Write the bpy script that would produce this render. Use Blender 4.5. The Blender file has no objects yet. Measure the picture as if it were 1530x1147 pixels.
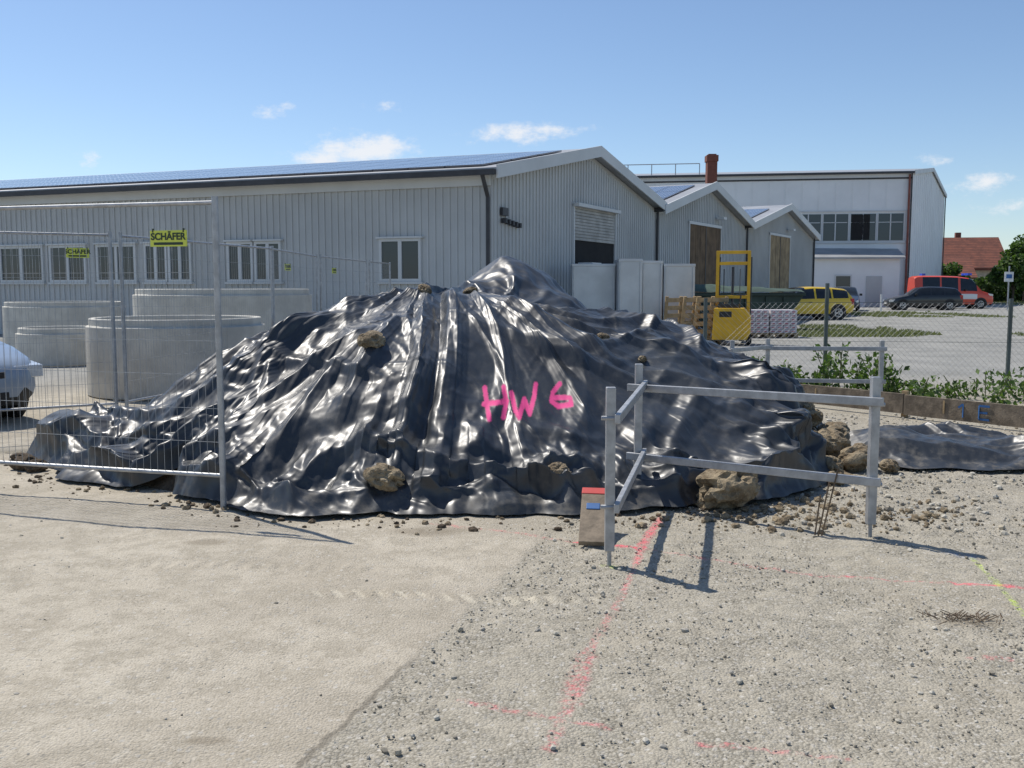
import bpy, math, random, time
import numpy as np
from mathutils import Vector, Matrix
T0=time.time()
random.seed(7); rng=np.random.default_rng(7)
scn=bpy.context.scene
col=scn.collection

# ------------------------------------------------------------------ noise
def hsh(ix,iy,seed):
    n=(ix*374761393+iy*668265263+seed*362437)&0xffffffff
    n=((n^(n>>13))*1274126177)&0xffffffff
    return ((n^(n>>16))&0xffffff)/float(0xffffff)
def vn(x,y,seed=0):
    x=np.asarray(x,float); y=np.asarray(y,float)
    x0=np.floor(x).astype(np.int64); y0=np.floor(y).astype(np.int64)
    fx=x-x0; fy=y-y0
    fx=fx*fx*(3-2*fx); fy=fy*fy*(3-2*fy)
    a=hsh(x0,y0,seed); b=hsh(x0+1,y0,seed); c=hsh(x0,y0+1,seed); d=hsh(x0+1,y0+1,seed)
    return (a*(1-fx)+b*fx)*(1-fy)+(c*(1-fx)+d*fx)*fy
def fbm(x,y,seed=0,o=4):
    s=0;a=.5;t=0
    for i in range(o):
        s=s+a*vn(x*2**i,y*2**i,seed+i*17); t+=a; a*=.5
    return s/t
def tri(x,y,seed,rot=0.):
    c,s=math.cos(rot),math.sin(rot); x,y=x*c-y*s+31.7,x*s+y*c+17.3
    wx=x+.7*(vn(x*.8,y*.8,seed+71)-.5); wy=y+.7*(vn(x*.8+9,y*.8,seed+72)-.5)
    x,y=wx,wy
    x0=np.floor(x).astype(np.int64); y0=np.floor(y).astype(np.int64); fx=x-x0; fy=y-y0
    a=hsh(x0,y0,seed); b=hsh(x0+1,y0,seed); c_=hsh(x0,y0+1,seed); d=hsh(x0+1,y0+1,seed)
    lo=a+(b-a)*fx+(c_-a)*fy; hi=d+(c_-d)*(1-fx)+(b-d)*(1-fy)
    return np.where(fx+fy<1,lo,hi)
def fac(x,y,seed):
    return np.maximum(tri(x,y,seed,.5),tri(x*1.17,y*.93,seed+5,1.7))-.62
def rdt(u,v,seed,w=.16):
    n=tri(u,v,seed,.2)
    a=np.clip(.1+1.3*vn(u*.6+3,v*.8+8,seed+9),0,1.2)
    return np.clip(1-np.abs(n-.5)/w,0,1)*a

# ------------------------------------------------------------------ node helper
class NT:
    def __init__(s,tree): s.t=tree; s.n=tree.nodes; s.l=tree.links
    def new(s,ty,**k):
        n=s.n.new(ty)
        for a,b in k.items(): setattr(n,a,b)
        return n
    def put(s,sock,v):
        if isinstance(v,bpy.types.NodeSocket): s.l.new(v,sock)
        elif v is not None: sock.default_value=v
    def math(s,op,a,b=None,c=None,clamp=False):
        n=s.new('ShaderNodeMath',operation=op); n.use_clamp=clamp
        for i,v in enumerate((a,b,c)):
            if v is not None: s.put(n.inputs[i],v)
        return n.outputs[0]
    def vm(s,op,a,b=None,sc=None):
        n=s.new('ShaderNodeVectorMath',operation=op)
        s.put(n.inputs[0],a)
        if b is not None: s.put(n.inputs[1],b)
        if sc is not None: s.put(n.inputs['Scale'],sc)
        return n.outputs['Value'] if op in('LENGTH','DOT_PRODUCT') else n.outputs['Vector']
    def noise(s,vec,scale,detail=4,rough=.55):
        n=s.new('ShaderNodeTexNoise'); s.put(n.inputs['Vector'],vec)
        n.inputs['Scale'].default_value=scale; n.inputs['Detail'].default_value=detail; n.inputs['Roughness'].default_value=rough
        return n.outputs['Fac']
    def vor2(s,vec,scale,feature='F1'):
        n=s.new('ShaderNodeTexVoronoi'); n.feature=feature; n.voronoi_dimensions='2D'; s.put(n.inputs['Vector'],vec); n.inputs['Scale'].default_value=scale
        return n
    def ramp(s,v,lo,hi,a=0.,b=1.):
        n=s.new('ShaderNodeMapRange'); n.interpolation_type='SMOOTHSTEP'
        s.put(n.inputs['Value'],v)
        for i,q in zip(('From Min','From Max','To Min','To Max'),(lo,hi,a,b)): s.put(n.inputs[i],q)
        return n.outputs['Result']
    def mix(s,f,a,b,mode='MIX'):
        n=s.new('ShaderNodeMix',data_type='RGBA',blend_type=mode)
        s.put(n.inputs[0],f); s.put(n.inputs[6],rgba(a)); s.put(n.inputs[7],rgba(b))
        return n.outputs[2]
    def bump(s,h,st,dist=.01,nrm=None):
        n=s.new('ShaderNodeBump'); s.put(n.inputs['Height'],h); n.inputs['Strength'].default_value=st; n.inputs['Distance'].default_value=dist
        if nrm is not None: s.put(n.inputs['Normal'],nrm)
        return n.outputs['Normal']
def rgba(c):
    if isinstance(c,bpy.types.NodeSocket): return c
    return (c[0],c[1],c[2],1.)

def base_mat(name):
    m=bpy.data.materials.new(name); m.use_nodes=True
    nt=NT(m.node_tree); b=m.node_tree.nodes['Principled BSDF']
    return m,nt,b
def mat(name,c,rough=.6,metal=0.,var=.25,scale=3.,bump=0.,bscale=40.,spec=None,coat=0.):
    m,nt,b=base_mat(name)
    tc=nt.new('ShaderNodeTexCoord').outputs['Object']
    n=nt.noise(tc,scale,4,.6)
    d=tuple(max(0,x*(1-var)) for x in c); u=tuple(min(1,x*(1+var*.6)) for x in c)
    nt.put(b.inputs['Base Color'],nt.mix(nt.ramp(n,.3,.7),d,u))
    b.inputs['Roughness'].default_value=rough; b.inputs['Metallic'].default_value=metal
    if coat: b.inputs['Coat Weight'].default_value=coat
    if spec is not None: b.inputs['Specular IOR Level'].default_value=spec
    if bump: nt.put(b.inputs['Normal'],nt.bump(nt.noise(tc,bscale,3,.6),bump,.01))
    return m

# ------------------------------------------------------------------ mesh builder
class MB:
    def __init__(s): s.v=[]; s.f=[]; s.m=[]
    def add(s,vs,fs,mi=0,M=None):
        o=len(s.v)
        for p in vs:
            p=Vector(p)
            if M is not None: p=M@p
            s.v.append(tuple(p))
        for f in fs: s.f.append(tuple(i+o for i in f)); s.m.append(mi)
    def box(s,lo,hi,mi=0,M=None):
        x0,y0,z0=lo; x1,y1,z1=hi
        s.add([(x0,y0,z0),(x1,y0,z0),(x1,y1,z0),(x0,y1,z0),(x0,y0,z1),(x1,y0,z1),(x1,y1,z1),(x0,y1,z1)],
              [(0,3,2,1),(4,5,6,7),(0,1,5,4),(1,2,6,5),(2,3,7,6),(3,0,4,7)],mi,M)
    def cyl(s,p0,p1,r,n=8,mi=0,M=None,r1=None,cap=True):
        p0=Vector(p0);p1=Vector(p1); d=(p1-p0); 
        if d.length<1e-6: return
        d.normalize(); a=d.orthogonal().normalized(); b=d.cross(a)
        if r1 is None: r1=r
        vs=[];fs=[]
        for i in range(n):
            t=2*math.pi*i/n; o=a*math.cos(t)+b*math.sin(t)
            vs.append(p0+o*r); vs.append(p1+o*r1)
        for i in range(n):
            j=(i+1)%n; fs.append((2*i,2*j,2*j+1,2*i+1))
        if cap:
            fs.append(tuple(2*i for i in range(n))[::-1]); fs.append(tuple(2*i+1 for i in range(n)))
        s.add(vs,fs,mi,M)
    def prism(s,poly,y0,y1,mi=0,M=None):
        n=len(poly)
        vs=[(p[0],y0,p[1]) for p in poly]+[(p[0],y1,p[1]) for p in poly]
        fs=[tuple(range(n)),tuple(range(2*n-1,n-1,-1))]
        for i in range(n):
            j=(i+1)%n; fs.append((i,i+n,j+n,j))
        s.add(vs,fs,mi,M)
    def beam(s,p0,p1,w,h,mi=0):
        p0=Vector(p0);p1=Vector(p1); d=p1-p0; L=d.length; d.normalize()
        up=Vector((0,0,1)); 
        if abs(d.z)>.9: up=Vector((0,1,0))
        sd=d.cross(up).normalized(); up=sd.cross(d).normalized()
        M=Matrix((( d.x,sd.x,up.x,p0.x),(d.y,sd.y,up.y,p0.y),(d.z,sd.z,up.z,p0.z),(0,0,0,1)))
        s.box((0,-w/2,-h/2),(L,w/2,h/2),mi,M)
    def build(s,name,mats,parent=None,smooth=False,bevel=0.,loc=None):
        me=bpy.data.meshes.new(name); me.from_pydata(s.v,[],s.f)
        for m in mats: me.materials.append(m)
        me.polygons.foreach_set('material_index',s.m)
        if smooth: me.polygons.foreach_set('use_smooth',[True]*len(s.f))
        me.update()
        import bmesh
        bm=bmesh.new(); bm.from_mesh(me); bmesh.ops.recalc_face_normals(bm,faces=bm.faces); bm.to_mesh(me); bm.free()
        o=bpy.data.objects.new(name,me); col.objects.link(o)
        if parent: o.parent=parent
        if bevel:
            b=o.modifiers.new('bevel','BEVEL'); b.width=bevel; b.segments=2; b.limit_method='ANGLE'
        if smooth:
            try:
                me.set_sharp_from_angle(angle=math.radians(35))
            except Exception: pass
        return o
def empty(name):
    o=bpy.data.objects.new(name,None); col.objects.link(o); o.empty_display_size=.2; return o
def npmesh(name,V,F,mats,smooth=True,mi=None,parent=None):
    me=bpy.data.meshes.new(name)
    V=np.asarray(V,np.float32); F=np.asarray(F,np.int32); k=F.shape[1]
    me.vertices.add(len(V)); me.vertices.foreach_set('co',V.ravel())
    me.loops.add(F.size); me.loops.foreach_set('vertex_index',F.ravel())
    me.polygons.add(len(F)); me.polygons.foreach_set('loop_start',np.arange(0,F.size,k,dtype=np.int32))
    try: me.polygons.foreach_set('loop_total',np.full(len(F),k,np.int32))
    except Exception: pass
    for m in mats: me.materials.append(m)
    me.update(calc_edges=True); me.validate()
    me.polygons.foreach_set('use_smooth',[smooth]*len(me.polygons))
    if mi is not None: me.polygons.foreach_set('material_index',np.asarray(mi,np.int32))
    o=bpy.data.objects.new(name,me); col.objects.link(o)
    if parent: o.parent=parent
    return o
def frame(o,ux,uy):
    return Matrix(((ux[0],uy[0],0,o[0]),(ux[1],uy[1],0,o[1]),(0,0,1,o[2] if len(o)>2 else 0),(0,0,0,1)))

# ------------------------------------------------------------------ camera
cd=bpy.data.cameras.new('camera'); cam=bpy.data.objects.new('camera',cd); col.objects.link(cam)
cam.location=(0,0,1.45); cam.rotation_euler=(math.radians(90-5.73),0,0)
cd.sensor_width=36; cd.lens=34.1; cd.clip_end=3000; cd.clip_start=.05
scn.camera=cam

# ------------------------------------------------------------------ light
sd=Vector((-.97,.88,2.0)).normalized()
el=math.asin(sd.z); az=math.atan2(sd.x,sd.y)
ld=bpy.data.lights.new('sun','SUN'); ld.energy=4.6; ld.angle=math.radians(.53); ld.color=(1,.945,.86)
sun=bpy.data.objects.new('sun',ld); col.objects.link(sun)
sun.rotation_euler=sd.to_track_quat('Z','Y').to_euler()
w=bpy.data.worlds.new('World'); scn.world=w; w.use_nodes=True
nt=NT(w.node_tree); bg=w.node_tree.nodes['Background']
sky=nt.new('ShaderNodeTexSky'); sky.sky_type='NISHITA'; sky.sun_disc=False; sky.sun_elevation=el; sky.sun_rotation=az
sky.air_density=1.0; sky.dust_density=.7; sky.ozone_density=3.6; sky.altitude=900
tc=nt.new('ShaderNodeTexCoord').outputs['Generated']
sx=nt.new('ShaderNodeSeparateXYZ'); nt.put(sx.inputs[0],tc)
ysafe=nt.math('MAXIMUM',sx.outputs[1],.05)
A=nt.math('DIVIDE',sx.outputs[0],ysafe); E=nt.math('DIVIDE',sx.outputs[2],ysafe)
cv=nt.new('ShaderNodeCombineXYZ'); nt.put(cv.inputs[0],A); nt.put(cv.inputs[1],nt.math('MULTIPLY',E,1.7))
cn=nt.noise(cv.outputs[0],34,6,.68)
tot=None
for a0,e0,sa,se,st in [(-.150,.137,.055,.018,1.3),(-.19,.128,.045,.012,1.0),(.000,.153,.045,.011,1.1),(.03,.158,.05,.009,.9),(-.128,.182,.018,.010,.8),(-.245,.174,.022,.009,.65),(-.225,.182,.012,.006,.6),
                    (-.43,.130,.014,.013,.65),(.475,.103,.038,.016,.85),(.43,.128,.022,.009,.6),(.51,.082,.05,.010,.6)]:
    dx=nt.math('DIVIDE',nt.math('SUBTRACT',A,a0),sa); dy=nt.math('DIVIDE',nt.math('SUBTRACT',E,e0),se)
    d=nt.math('ADD',nt.math('MULTIPLY',dx,dx),nt.math('MULTIPLY',dy,dy))
    g=nt.math('MULTIPLY',nt.math('EXPONENT',nt.math('MULTIPLY',d,-1.)),st)
    tot=g if tot is None else nt.math('MAXIMUM',tot,g)
dens=nt.ramp(nt.math('ADD',tot,nt.math('MULTIPLY',nt.math('SUBTRACT',cn,.5),2.2)),.32,1.25)
dens=nt.math('MULTIPLY',dens,nt.ramp(tot,.02,.3))
skyc=nt.mix(nt.math('MULTIPLY',dens,.85),sky.outputs[0],(7.0,7.05,7.2))
nt.put(bg.inputs['Color'],skyc); bg.inputs['Strength'].default_value=.13
scn.view_settings.view_transform='Standard'; scn.view_settings.look='None'; scn.view_settings.exposure=0

# ------------------------------------------------------------------ mound field
def hump(x,y,cx,cy,rl,rr,rf,rb,h,p):
    dx=x-cx; dy=y-cy
    r=np.sqrt((dx/np.where(dx<0,rl,rr))**2+(dy/np.where(dy<0,rf,rb))**2)
    return r,h*np.clip(1-r**p,0,1)
HUMPS=[(-.62,8.9,3.0,2.9,2.60,3.4,1.46,1.65),
       (1.15,9.2,2.0,1.78,2.50,3.0,1.10,1.7),
       (0.0,11.0,1.5,1.8,2.3,2.2,1.85,1.3),
       (-2.9,8.5,1.0,1.2,1.10,1.3,.40,1.5),
       (-3.50,8.5,.50,.7,.6,.6,.22,1.6),
       (.1,7.35,1.6,1.7,1.05,1.5,.38,1.6)]
def mound(x,y,lumps=True):
    s=0; F=-9
    for q in HUMPS:
        r,h=hump(x,y,*q); s=s+h**6; F=np.maximum(F,(1-r)*min(1,q[2]))
    z=s**(1/6.)
    if lumps:
        k=np.clip(z/.25,0,1)
        z=z+k*(fbm(x*1.1+5,y*1.1,3,2)-.5)*.17
    return z,F
def gridsampler(x0,x1,y0,y1,st,fn):
    gx=np.arange(x0,x1,st); gy=np.arange(y0,y1,st); X,Y=np.meshgrid(gx,gy); Z=fn(X,Y)
    def f(x,y):
        i=np.clip((x-x0)/st,0,len(gx)-1.001); j=np.clip((y-y0)/st,0,len(gy)-1.001)
        i0=i.astype(int); j0=j.astype(int); a=i-i0; b=j-j0
        return (Z[j0,i0]*(1-a)+Z[j0,i0+1]*a)*(1-b)+(Z[j0+1,i0]*(1-a)+Z[j0+1,i0+1]*a)*b
    return f
Hf=gridsampler(-6,5,4.5,14.5,.03,lambda x,y:mound(x,y)[0])
def bl2d(Z,n):
    for _ in range(n):
        Z=Z.copy(); Z[1:-1]=.25*Z[:-2]+.5*Z[1:-1]+.25*Z[2:]; Z[:,1:-1]=.25*Z[:,:-2]+.5*Z[:,1:-1]+.25*Z[:,2:]
    return Z
# the sheet bridges the foot of the heap in a gentle curve
Hs=gridsampler(-6,5,4.5,14.5,.03,lambda x,y:bl2d(mound(x,y)[0],22))
def seamx(y): return -.76+ .07*np.sin((y-6.2)*1.6) + (y-7.5)*.04
def normals(P):
    gx_=np.gradient(P,axis=1); gy_=np.gradient(P,axis=0); n=np.cross(gx_,gy_)
    n/=(np.linalg.norm(n,axis=-1,keepdims=True)+1e-9)
    return np.where(n[...,2:3]<0,-n,n)
def blur(d,n=1): return bl2d(d,n)
CX,CY=-.45,9.3
front=np.linspace(-math.radians(118),math.radians(118),1300); back=np.linspace(math.radians(118),math.radians(242),140)[1:]
TH=np.concatenate([front,back])
rs=np.arange(.3,6,.01)
xx=CX+np.sin(TH)[:,None]*rs[None]; yy=CY-np.cos(TH)[:,None]*rs[None]
_,FF=mound(xx,yy,False)
tt=np.degrees((TH+math.pi)%(2*math.pi)-math.pi)
thr=-.115+.045*(vn(TH*3.1+9,TH*0,3)-.5)*2
thr=thr+.22*np.exp(-((tt-74)/17.)**2)
thr=thr+.12*np.exp(-((tt+40)/3.0)**2)
R=np.array([rs[np.nonzero(FF[i]>thr[i])[0].max()] for i in range(len(TH))])
R=R+.16*(tri(TH*5.,TH*0,15)-.5)*2+.09*(tri(TH*15.,TH*0,16)-.5)*2+.035*(tri(TH*46.,TH*0,17)-.5)
k=np.hanning(7);k/=k.sum(); R=np.convolve(np.concatenate([R[-3:],R,R[:3]]),k,'valid')
ns=360
sv_=np.linspace(0.004,1,ns)**.92
TH2,S2=np.meshgrid(TH,sv_,indexing='ij')
rr=R[:,None]*S2
x=CX+np.sin(TH2)*rr; y=CY-np.cos(TH2)*rr
dh=R[:,None]*(1-S2)
z=np.maximum(Hs(x,y),0)
P=np.stack([x,y,z],-1)
n=normals(np.stack([x,y,blur(z,3)],-1))
fc=.20+.30*vn(TH2*4.3,TH2*0,88)
ft=np.exp(-((dh-fc)/(.16+.6*fc))**2)
mid=np.clip(rr/.9,.10,1)
crk=np.clip(.50+.50*np.clip((-.2-x)/.6,0,1)+1.0*(fbm(x*.9+3,y*.9,77,2)-.5),.25,1.3)
th_b=np.arctan2(x-1.3,-(y-9.9)); rb_=np.hypot(x-1.3,y-9.9)
wB=np.clip((x-.1)/.8,0,1)
sw=TH2+.16*np.sin(rr*1.9+1)+.10*np.sin(x*3)
d=np.zeros_like(x)
d+=.10*fac(x*1.35+y*.3,y*1.2,201)+.070*fac(sw*3.6,rr*.75,207)*mid
d+=(1-.6*wB)*(.065*rdt(sw*3.4+rr*.35,rr*.42,215,.20)+.055*rdt(sw*4.4-rr*.8,rr*.5,219,.17))*mid
d+=wB*(.070*rdt(th_b*3.2+rb_*.5,rb_*.5,223,.18)+.055*rdt(x*.7+y*1.5,x*.9,227,.16))
d+=crk*(.046*fac(sw*6.5+rr*.7,rr*1.6,231)*mid+.044*fac(x*2.9,y*2.6,237)+.034*rdt(sw*6-rr*1.1,rr*1.2,241,.17)*mid+.034*rdt(x*1.9+y*1.2,y*1.4-x,245,.15)+.030*rdt(x*2.2-y*1.6,y*1.8+x,247,.15))
d+=crk*(.019*fac(x*7.,y*6.,251)+.012*fac(sw*17-rr*2,rr*4.5,257)*mid+.012*rdt(x*5.3+y*3,y*5.2-x*2,261,.16)+.010*rdt(x*4.5-y*4.5,y*4+x*4,265,.14))
d+=crk*(.0045*fac(x*17,y*15,271)+.002*fac(x*34,y*34,277))
q=(x-seamx(y)); on=(y<9.0)*np.clip((9.2-y)/1.0,.3,1)
d+=.080*np.clip(1-np.abs(q)/.085,0,1)*on-.055*np.clip(1-np.abs(q-.13)/.06,0,1)*on+.04*np.clip(1-np.abs(q-.27)/.09,0,1)*on
for (x0,y0,x1,y1,a_) in [(-.3,7.9,1.9,7.4,.08),(.2,8.4,2.2,8.2,.07),(-.2,8.6,1.0,7.7,.06),(.6,7.9,2.3,7.7,.05),(-2.9,7.5,-1.2,8.3,.06),(-2.2,7.0,-.9,7.9,.08),(-3.3,8.0,-1.9,8.6,.05),(-1.25,6.7,-.85,8.2,.08),(-.5,6.6,-.6,7.9,.06),(.5,6.4,1.2,7.4,.05),(-1.8,6.5,-1.1,7.7,.07),(.9,6.6,1.7,8.0,.05)]:
    ux,uy=x1-x0,y1-y0; l2=ux*ux+uy*uy; t=np.clip(((x-x0)*ux+(y-y0)*uy)/l2,0,1)
    dd_=np.hypot(x-x0-t*ux,y-y0-t*uy)+.07*(tri(x*3,y*3,5)-.5); d+=a_*np.clip(1-dd_/.11,0,1)*np.sin(math.pi*np.clip(t,.08,.92))
hv=.25+1.15*vn(TH2*7.3,dh*.8,405)
hb=hv*(.13*np.clip(fac(TH2*6.5,dh*2.6,401)+.30,0,1)+.13*rdt(TH2*4.0+dh,dh*3.6,411,.24)+.11*rdt(x*2.2+y,y*2.6-x*.4,415,.2)+.10*rdt(x*2.0-y*2.2,y*1.8+x*1.2,417,.2))
hb=hb+.050*fac(x*4.5,y*5.5,421)+.040*rdt(x*5.5,y*6.3,425,.17)+.016*fac(x*12,y*13,431)+.005*fac(x*25,y*25,433)
d=d*(1-.5*ft)+ft*hb+.012*ft
d=blur(d,1)
ef=np.clip(dh/.16,0,1)**.9*.93+.07
d=np.where(dh<.7,np.where(d>0,d*ef,d*.3),d)
d=np.clip(d,-.09,.30)
P=P+n*d[...,None]
out=np.stack([np.sin(TH2),-np.cos(TH2),np.zeros_like(x)],-1)
P+=out*(ft*np.clip(hb,0,1)*.9*np.clip((fbm(TH2*8,dh*3,441,2)-.3),0,1))[...,None]
P[...,2]=np.maximum(P[...,2],.006+.022*tri(x*11,y*11,9)*np.clip(dh/.08,0,1))
nt_,ns_=x.shape
idx=np.arange(nt_*ns_).reshape(nt_,ns_); idx=np.vstack([idx,idx[:1]])
Fc=np.stack([idx[:-1,:-1],idx[:-1,1:],idx[1:,1:],idx[1:,:-1]],-1).reshape(-1,4)
V=P.reshape(-1,3)
print('cloth',time.time()-T0)

def plastic(name,paint=False):
    m,nt,b=base_mat(name)
    tc=nt.new('ShaderNodeTexCoord').outputs['Object']
    n1=nt.noise(tc,1.3,3,.6); n2=nt.noise(tc,9,4,.7)
    c=nt.mix(nt.ramp(n1,.3,.7),(.026,.030,.036),(.042,.048,.055))
    sz=nt.new('ShaderNodeSeparateXYZ'); nt.put(sz.inputs[0],tc)
    low=nt.math('MULTIPLY',nt.ramp(sz.outputs[2],.38,.02),nt.ramp(n1,.35,.6))
    dust=nt.math('MULTIPLY',nt.ramp(n2,nt.math('SUBTRACT',.52,nt.math('MULTIPLY',low,.12)),.8),nt.math('ADD',.15,nt.math('MULTIPLY',low,.45)))
    c=nt.mix(dust,c,(.24,.21,.165))
    rgh=nt.math('ADD',nt.ramp(n2,.3,.75,.36,.48),nt.math('MULTIPLY',dust,.5))
    if paint:
        at=nt.new('ShaderNodeAttribute'); at.attribute_name='paint'
        pn=nt.noise(tc,55,3,.7)
        pm=nt.ramp(nt.math('ADD',at.outputs['Fac'],nt.math('MULTIPLY',nt.math('SUBTRACT',pn,.5),.6)),.28,.72)
        c=nt.mix(pm,c,(.78,.055,.25)); rgh=nt.math('ADD',rgh,nt.math('MULTIPLY',pm,.35))
    nt.put(b.inputs['Base Color'],c); nt.put(b.inputs['Roughness'],rgh)
    b.inputs['IOR'].default_value=1.5; b.inputs['Specular IOR Level'].default_value=.58
    return m
tarp_m=plastic('black_plastic_sheet',True)
tarp=npmesh('plastic_tarp',V,Fc,[tarp_m])
# sprayed letters: find where the front slope carries them, stroke distance in x/z
sel=(np.abs(V[:,0]-.1)<.5)&(V[:,1]<7.9)
def pw(px,py): return ((px-765)*.00475,.615-(py-610)*.0038)
strokes=[[(722,588),(726,612),(731,637)],[(752,586),(756,612),(752,637)],[(722,614),(757,610)],[(764,596),(770,625),(776,636),(784,608),(792,632),(800,604),(803,584)],
         [(842,584),(830,600),(827,614),(838,624),(858,620),(857,609),(832,609)]]
dm=np.full(len(V),9.)
for st in strokes:
    pts=[pw(*p) for p in st]
    for (ax,az_),(bx,bz) in zip(pts[:-1],pts[1:]):
        ba=np.array([bx-ax,bz-az_]); pa=np.stack([V[:,0]-ax,V[:,2]-az_],-1)
        h=np.clip((pa@ba)/(ba@ba),0,1); dm=np.minimum(dm,np.hypot(pa[:,0]-h*ba[0],pa[:,1]-h*ba[1]))
pa=np.clip(1-dm/.033,0,1)*sel
at=tarp.data.attributes.new('paint','FLOAT','POINT'); at.data.foreach_set('value',pa.astype(np.float32))

def soilmat(name,c1,c2):
    m,nt,b=base_mat(name); tc=nt.new('ShaderNodeTexCoord').outputs['Object']
    n=nt.noise(tc,6,5,.7); n2=nt.noise(tc,45,4,.7)
    c=nt.mix(nt.ramp(n,.35,.65),c1,c2); c=nt.mix(nt.ramp(n2,.5,.75,0,.5),c,(c2[0]*1.25,c2[1]*1.25,c2[2]*1.25))
    nt.put(b.inputs['Base Color'],c); b.inputs['Roughness'].default_value=.95
    nt.put(b.inputs['Normal'],nt.bump(nt.math('ADD',n,nt.math('MULTIPLY',n2,.5)),.9,.04)); return m
clay=soilmat('clay_soil',(.15,.11,.065),(.36,.29,.19))
darksoil=soilmat('dark_soil',(.06,.045,.03),(.15,.11,.07))
gx=np.linspace(-4.6,3.3,240); gy=np.linspace(5.6,13.2,230); X,Y=np.meshgrid(gx,gy)
_,Fs=mound(X,Y,False)
rag=fbm(X*4,Y*4,51,4)
inh=(X>2.2)&(Y<10)
Z=Hf(X,Y)-.035-.16*np.clip((Fs-.10)/.06,0,1)+np.where(inh,np.clip(Fs+.14,0,.2)*(rag-.3)*.6,0)
Z=np.where(Fs<-.13,-.05,Z); Z=np.where((Fs<-.01)&(~inh),-.05,Z)
idx=np.arange(X.size).reshape(X.shape)
Fq=np.stack([idx[:-1,:-1],idx[:-1,1:],idx[1:,1:],idx[1:,:-1]],-1).reshape(-1,4)
mq=np.where((X<0)[:-1,:-1].reshape(-1),1,0)
npmesh('soil_heap',np.stack([X,Y,Z],-1).reshape(-1,3),Fq,[clay,darksoil],True,mq)

U,Vv=np.meshgrid(np.linspace(0,1,460),np.linspace(-1,1,200))
cxs=2.75+U*4.4; cys=8.30-.5*U+.15*np.sin(U*5)
half=(.50+.30*vn(U*3.2,U*0,12)+.18*(tri(U*9,U*0,13)-.5)+.06*(tri(U*26,U*0,18)-.5))*np.clip(U/.10,.0,1)**.5
x=cxs+.12*(tri(U*0+3,Vv*2.5,14)-.5)*np.exp(-U*20)*2; y=cys+Vv*half
h=.12*(1-Vv**2)*np.clip(U/.12,0,1)*(.25+1.1*vn(U*4,Vv*1.2,63))
f_=.085*np.clip(fac(x*1.7+y*.5,y*2.6,511)+.33,0,1)+.08*rdt(x*1.2+y*.6,y*2.2-x*.5,505,.2)+.04*fac(x*4.5,y*5.5,521)+.035*rdt(x*3.5,y*5+x,525,.17)+.014*fac(x*11,y*13,531)+.004*fac(x*26,y*26,535)
e_=np.clip((1-np.abs(Vv))/.2,0,1)**.8*.92+.08
z=.010+h+blur(f_,1)*e_*np.clip(U/.05,.1,1); z=np.maximum(z,.008)
idx=np.arange(x.size).reshape(x.shape)
Fq=np.stack([idx[:-1,:-1],idx[:-1,1:],idx[1:,1:],idx[1:,:-1]],-1).reshape(-1,4)
npmesh('plastic_tarp.001',np.stack([x,y,z],-1).reshape(-1,3),Fq,[plastic('black_plastic_sheet_small')])
def Hf2(x,y):
    u=(x-2.75)/4.4; c=8.30-.5*u
    return np.where((u>-.02)&(u<1.02)&(np.abs(y-c)<.7),1.,0.)
print('tarps',time.time()-T0)

# ------------------------------------------------------------------ ground
def axis(segs):
    out=[]
    for a,b,s in segs: out+=list(np.arange(a,b,s))
    out.append(segs[-1][1]); return np.array(out)
ax_=axis([(-900,-100,80),(-100,-20,8),(-20,-5,.6),(-5,5,.022),(5,20,.6),(20,100,8),(100,900.1,80)])
ay_=axis([(-30,2,2),(2,8.5,.022),(8.5,20,.35),(20,100,5),(100,1500.1,70)])
X,Y=np.meshgrid(ax_,ay_)
near=((X>-5)&(X<5)&(Y<8.5)&(Y>2)).astype(float)
bx=-.67+.30*(Y-2.81)+.05*(fbm(Y*2.5,X*0+3,14,3)-.5)
gr=np.clip((X-bx)/.03,0,1)*(Y<5.9)+(Y>=5.9)*np.clip((X-.3)/.3,0,1)
Z=near*((fbm(X*1.3,Y*1.3,1,3)-.5)*.035-.018+(fbm(X*7,Y*7,2,4)-.5)*.010+(vn(X*32,Y*32,5)-.5)*.003 - gr*(.010-.012*(vn(X*24,Y*24,7))))
tyy=4.47-.08*X
tm=np.exp(-((Y-tyy)/.055)**4)*np.clip((X+1.0)/.1,0,1)*np.clip((.45-X)/.1,0,1)
Z+=near*tm*(.022*np.clip(np.sin((X+ (Y-tyy)*.5)*2*math.pi/.10),-.2,1))*(.2+1.1*vn(X*6,Y*6,3))
tm2=np.exp(-((Y-tyy-.42)/.05)**4)*np.clip((X+2.2)/.1,0,1)*np.clip((-.6-X)/.1,0,1)
Z+=near*tm2*.006*np.sin(X*2*math.pi/.10)
idx=np.arange(X.size).reshape(X.shape)
Fq=np.stack([idx[:-1,:-1],idx[:-1,1:],idx[1:,1:],idx[1:,:-1]],-1).reshape(-1,4)
m,nt,b=base_mat('gravel_ground')
tc=nt.new('ShaderNodeTexCoord').outputs['Object']
sx=nt.new('ShaderNodeSeparateXYZ'); nt.put(sx.inputs[0],tc); gxs,gys=sx.outputs[0],sx.outputs[1]
nB=nt.noise(tc,.7,3,.6); nM=nt.noise(tc,5,5,.7); nF=nt.noise(tc,60,3,.75)
bl=nt.math('SUBTRACT',gxs,nt.math('ADD',nt.math('MULTIPLY',gys,.30),-1.513))
bl=nt.math('ADD',bl,nt.math('MULTIPLY',nt.math('SUBTRACT',nM,.5),.12))
gm=nt.ramp(bl,-.015,.04)
crack=nt.math('MULTIPLY',nt.ramp(nt.math('ABSOLUTE',bl),.020,.004),nt.ramp(gys,4.0,3.4))
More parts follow.
